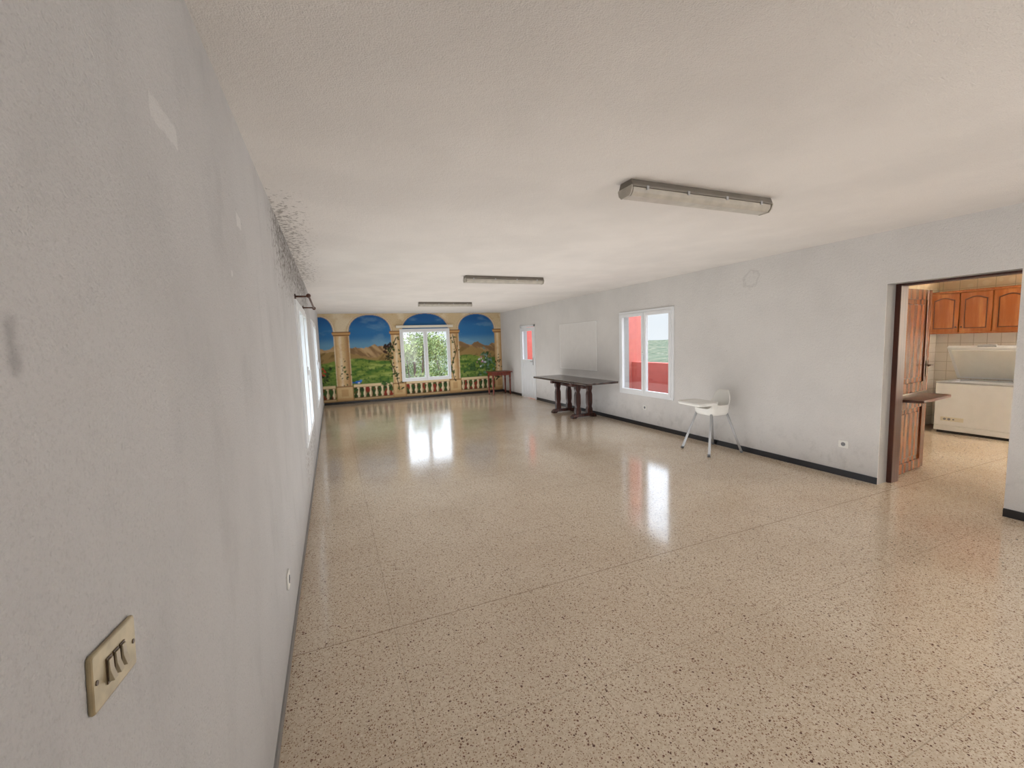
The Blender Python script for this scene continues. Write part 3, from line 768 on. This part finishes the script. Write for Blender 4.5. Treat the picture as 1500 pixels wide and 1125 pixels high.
def tree(x,y,z0,h,rad,nleaf,label,mat,seed,blobs=9):
    r=random.Random(seed)
    e=empty('tree',(x,y,z0),label,'tree')
    bm=bmesh.new();pts=[]
    bm_cyl(bm,(0,0,0),(0.15,0.1,h*0.55),0.22,0.14,10);bm_cyl(bm,(0.15,0.1,h*0.55),(0.1,0.0,h*0.9),0.14,0.05,8)
    for k in range(blobs):
        a=r.uniform(0,6.28);rr=rad*r.uniform(0.25,0.95);zz=h*r.uniform(0.5,1.0)
        p=(rr*math.cos(a),rr*math.sin(a),zz);pts.append(p)
        bm_cyl(bm,(0.13,0.08,h*0.35+0.3*(zz-h*0.35)),p,0.06,0.02,6)
    finish('trunk',bm,M['bark'],parent=e)
    V=[];F=[]
    for k in range(nleaf):
        p=pts[r.randrange(len(pts))];s=rad*0.42
        c=Vector((p[0]+max(-1.2*s,min(1.2*s,r.gauss(0,s*0.5))),p[1]+max(-1.2*s,min(1.2*s,r.gauss(0,s*0.5))),p[2]+r.gauss(0,s*0.32)))
        d=Vector((r.gauss(0,1),r.gauss(0,1),r.gauss(0,1))).normalized();u=d.orthogonal().normalized()
        w=d.cross(u);a=r.uniform(0.05,0.10)
        i=len(V);V+= [c-u*a,c+w*a*0.5,c+u*a,c-w*a*0.5];F.append((i,i+1,i+2,i+3))
    me=bpy.data.meshes.new('foliage');me.from_pydata([tuple(v) for v in V],[],F);me.materials.append(mat)
    o=bpy.data.objects.new('foliage',me);COL.objects.link(o);o.parent=e
tree(3.2,19.0,-9,11.0,1.9,10000,'leafy green tree beyond the mural window',M['leaf'],3,16)
tree(6.6,26.0,-9.5,12.4,2.2,10000,'tall green tree farther beyond the mural window',M['leaf'],5,16)
tree(4.5,36.0,-9.2,11.0,3.4,9000,'low spreading green tree beyond the mural window',M['bush'],9,16)

# ------------------------------------------------------------ light
w=bpy.data.worlds.new('overcast_sky');S.world=w;w.use_nodes=True
nt=w.node_tree;bg=nt.nodes['Background']
tc=nt.nodes.new('ShaderNodeTexCoord');sp=nt.nodes.new('ShaderNodeSeparateXYZ');nt.links.new(tc.outputs['Generated'],sp.inputs[0])
mr=nt.nodes.new('ShaderNodeMapRange');mr.interpolation_type='SMOOTHSTEP';nt.links.new(sp.outputs[2],mr.inputs[0])
mr.inputs[1].default_value=0.08;mr.inputs[2].default_value=0.24
ns=nt.nodes.new('ShaderNodeTexNoise');nt.links.new(tc.outputs['Generated'],ns.inputs['Vector']);ns.inputs['Scale'].default_value=6;ns.inputs['Detail'].default_value=3
m1=nt.nodes.new('ShaderNodeMix');m1.data_type='RGBA';nt.links.new(ns.outputs['Fac'],m1.inputs[0])
m1.inputs[6].default_value=(0.70,0.79,0.88,1);m1.inputs[7].default_value=(0.86,0.88,0.90,1)
m2=nt.nodes.new('ShaderNodeMix');m2.data_type='RGBA';nt.links.new(mr.outputs[0],m2.inputs[0]);nt.links.new(m1.outputs[2],m2.inputs[6])
m2.inputs[7].default_value=(3.5,3.95,4.6,1)
nt.links.new(m2.outputs[2],bg.inputs[0]);bg.inputs[1].default_value=1.0

def area(name,loc,rot,sx,sy,power,color=(1,1,1),spread=180):
    l=bpy.data.lights.new(name,'AREA');l.shape='RECTANGLE';l.size=sx;l.size_y=sy;l.energy=power;l.color=color;l.spread=math.radians(spread)
    o=bpy.data.objects.new(name,l);COL.objects.link(o);o.location=loc;o.rotation_euler=rot;return o
area('kitchen_daylight',(8.2,0.45,1.6),(math.pi/2,0,math.pi),1.6,1.7,120,(1.0,0.985,0.96),86)
area('floor_fill',(2.4,7.4,0.03),(math.pi,0,0),4.6,10.8,108,(0.97,0.985,1.0))  # added upward lamp, imitates light bounced off the floor
area('rear_fill',(3.4,-1.3,1.4),(math.pi/2,0,math.pi),3.2,1.9,82,(0.98,0.99,1.0))  # added fill lamp behind the camera, no window in that wall

# ------------------------------------------------------------ camera
f,yaw,pitch,roll=627.84,0.3939,0.097,-0.034
cy,sy=math.cos(yaw),math.sin(yaw);cp,sp_=math.cos(pitch),math.sin(pitch);cr,sr=math.cos(roll),math.sin(roll)
fw=Vector((sy*cp,cy*cp,-sp_));rt=Vector((cy,-sy,0));upv=rt.cross(fw)
r2=cr*rt+sr*upv;u2=-sr*rt+cr*upv
cam=bpy.data.cameras.new('camera');co=bpy.data.objects.new('camera',cam);COL.objects.link(co)
mw=Matrix(((r2.x,u2.x,-fw.x,0),(r2.y,u2.y,-fw.y,0),(r2.z,u2.z,-fw.z,1.6),(0,0,0,1)))
co.matrix_world=mw
cam.sensor_fit='HORIZONTAL';cam.sensor_width=36;cam.lens=f/1500*36;cam.clip_start=0.02;cam.clip_end=3000
S.camera=co
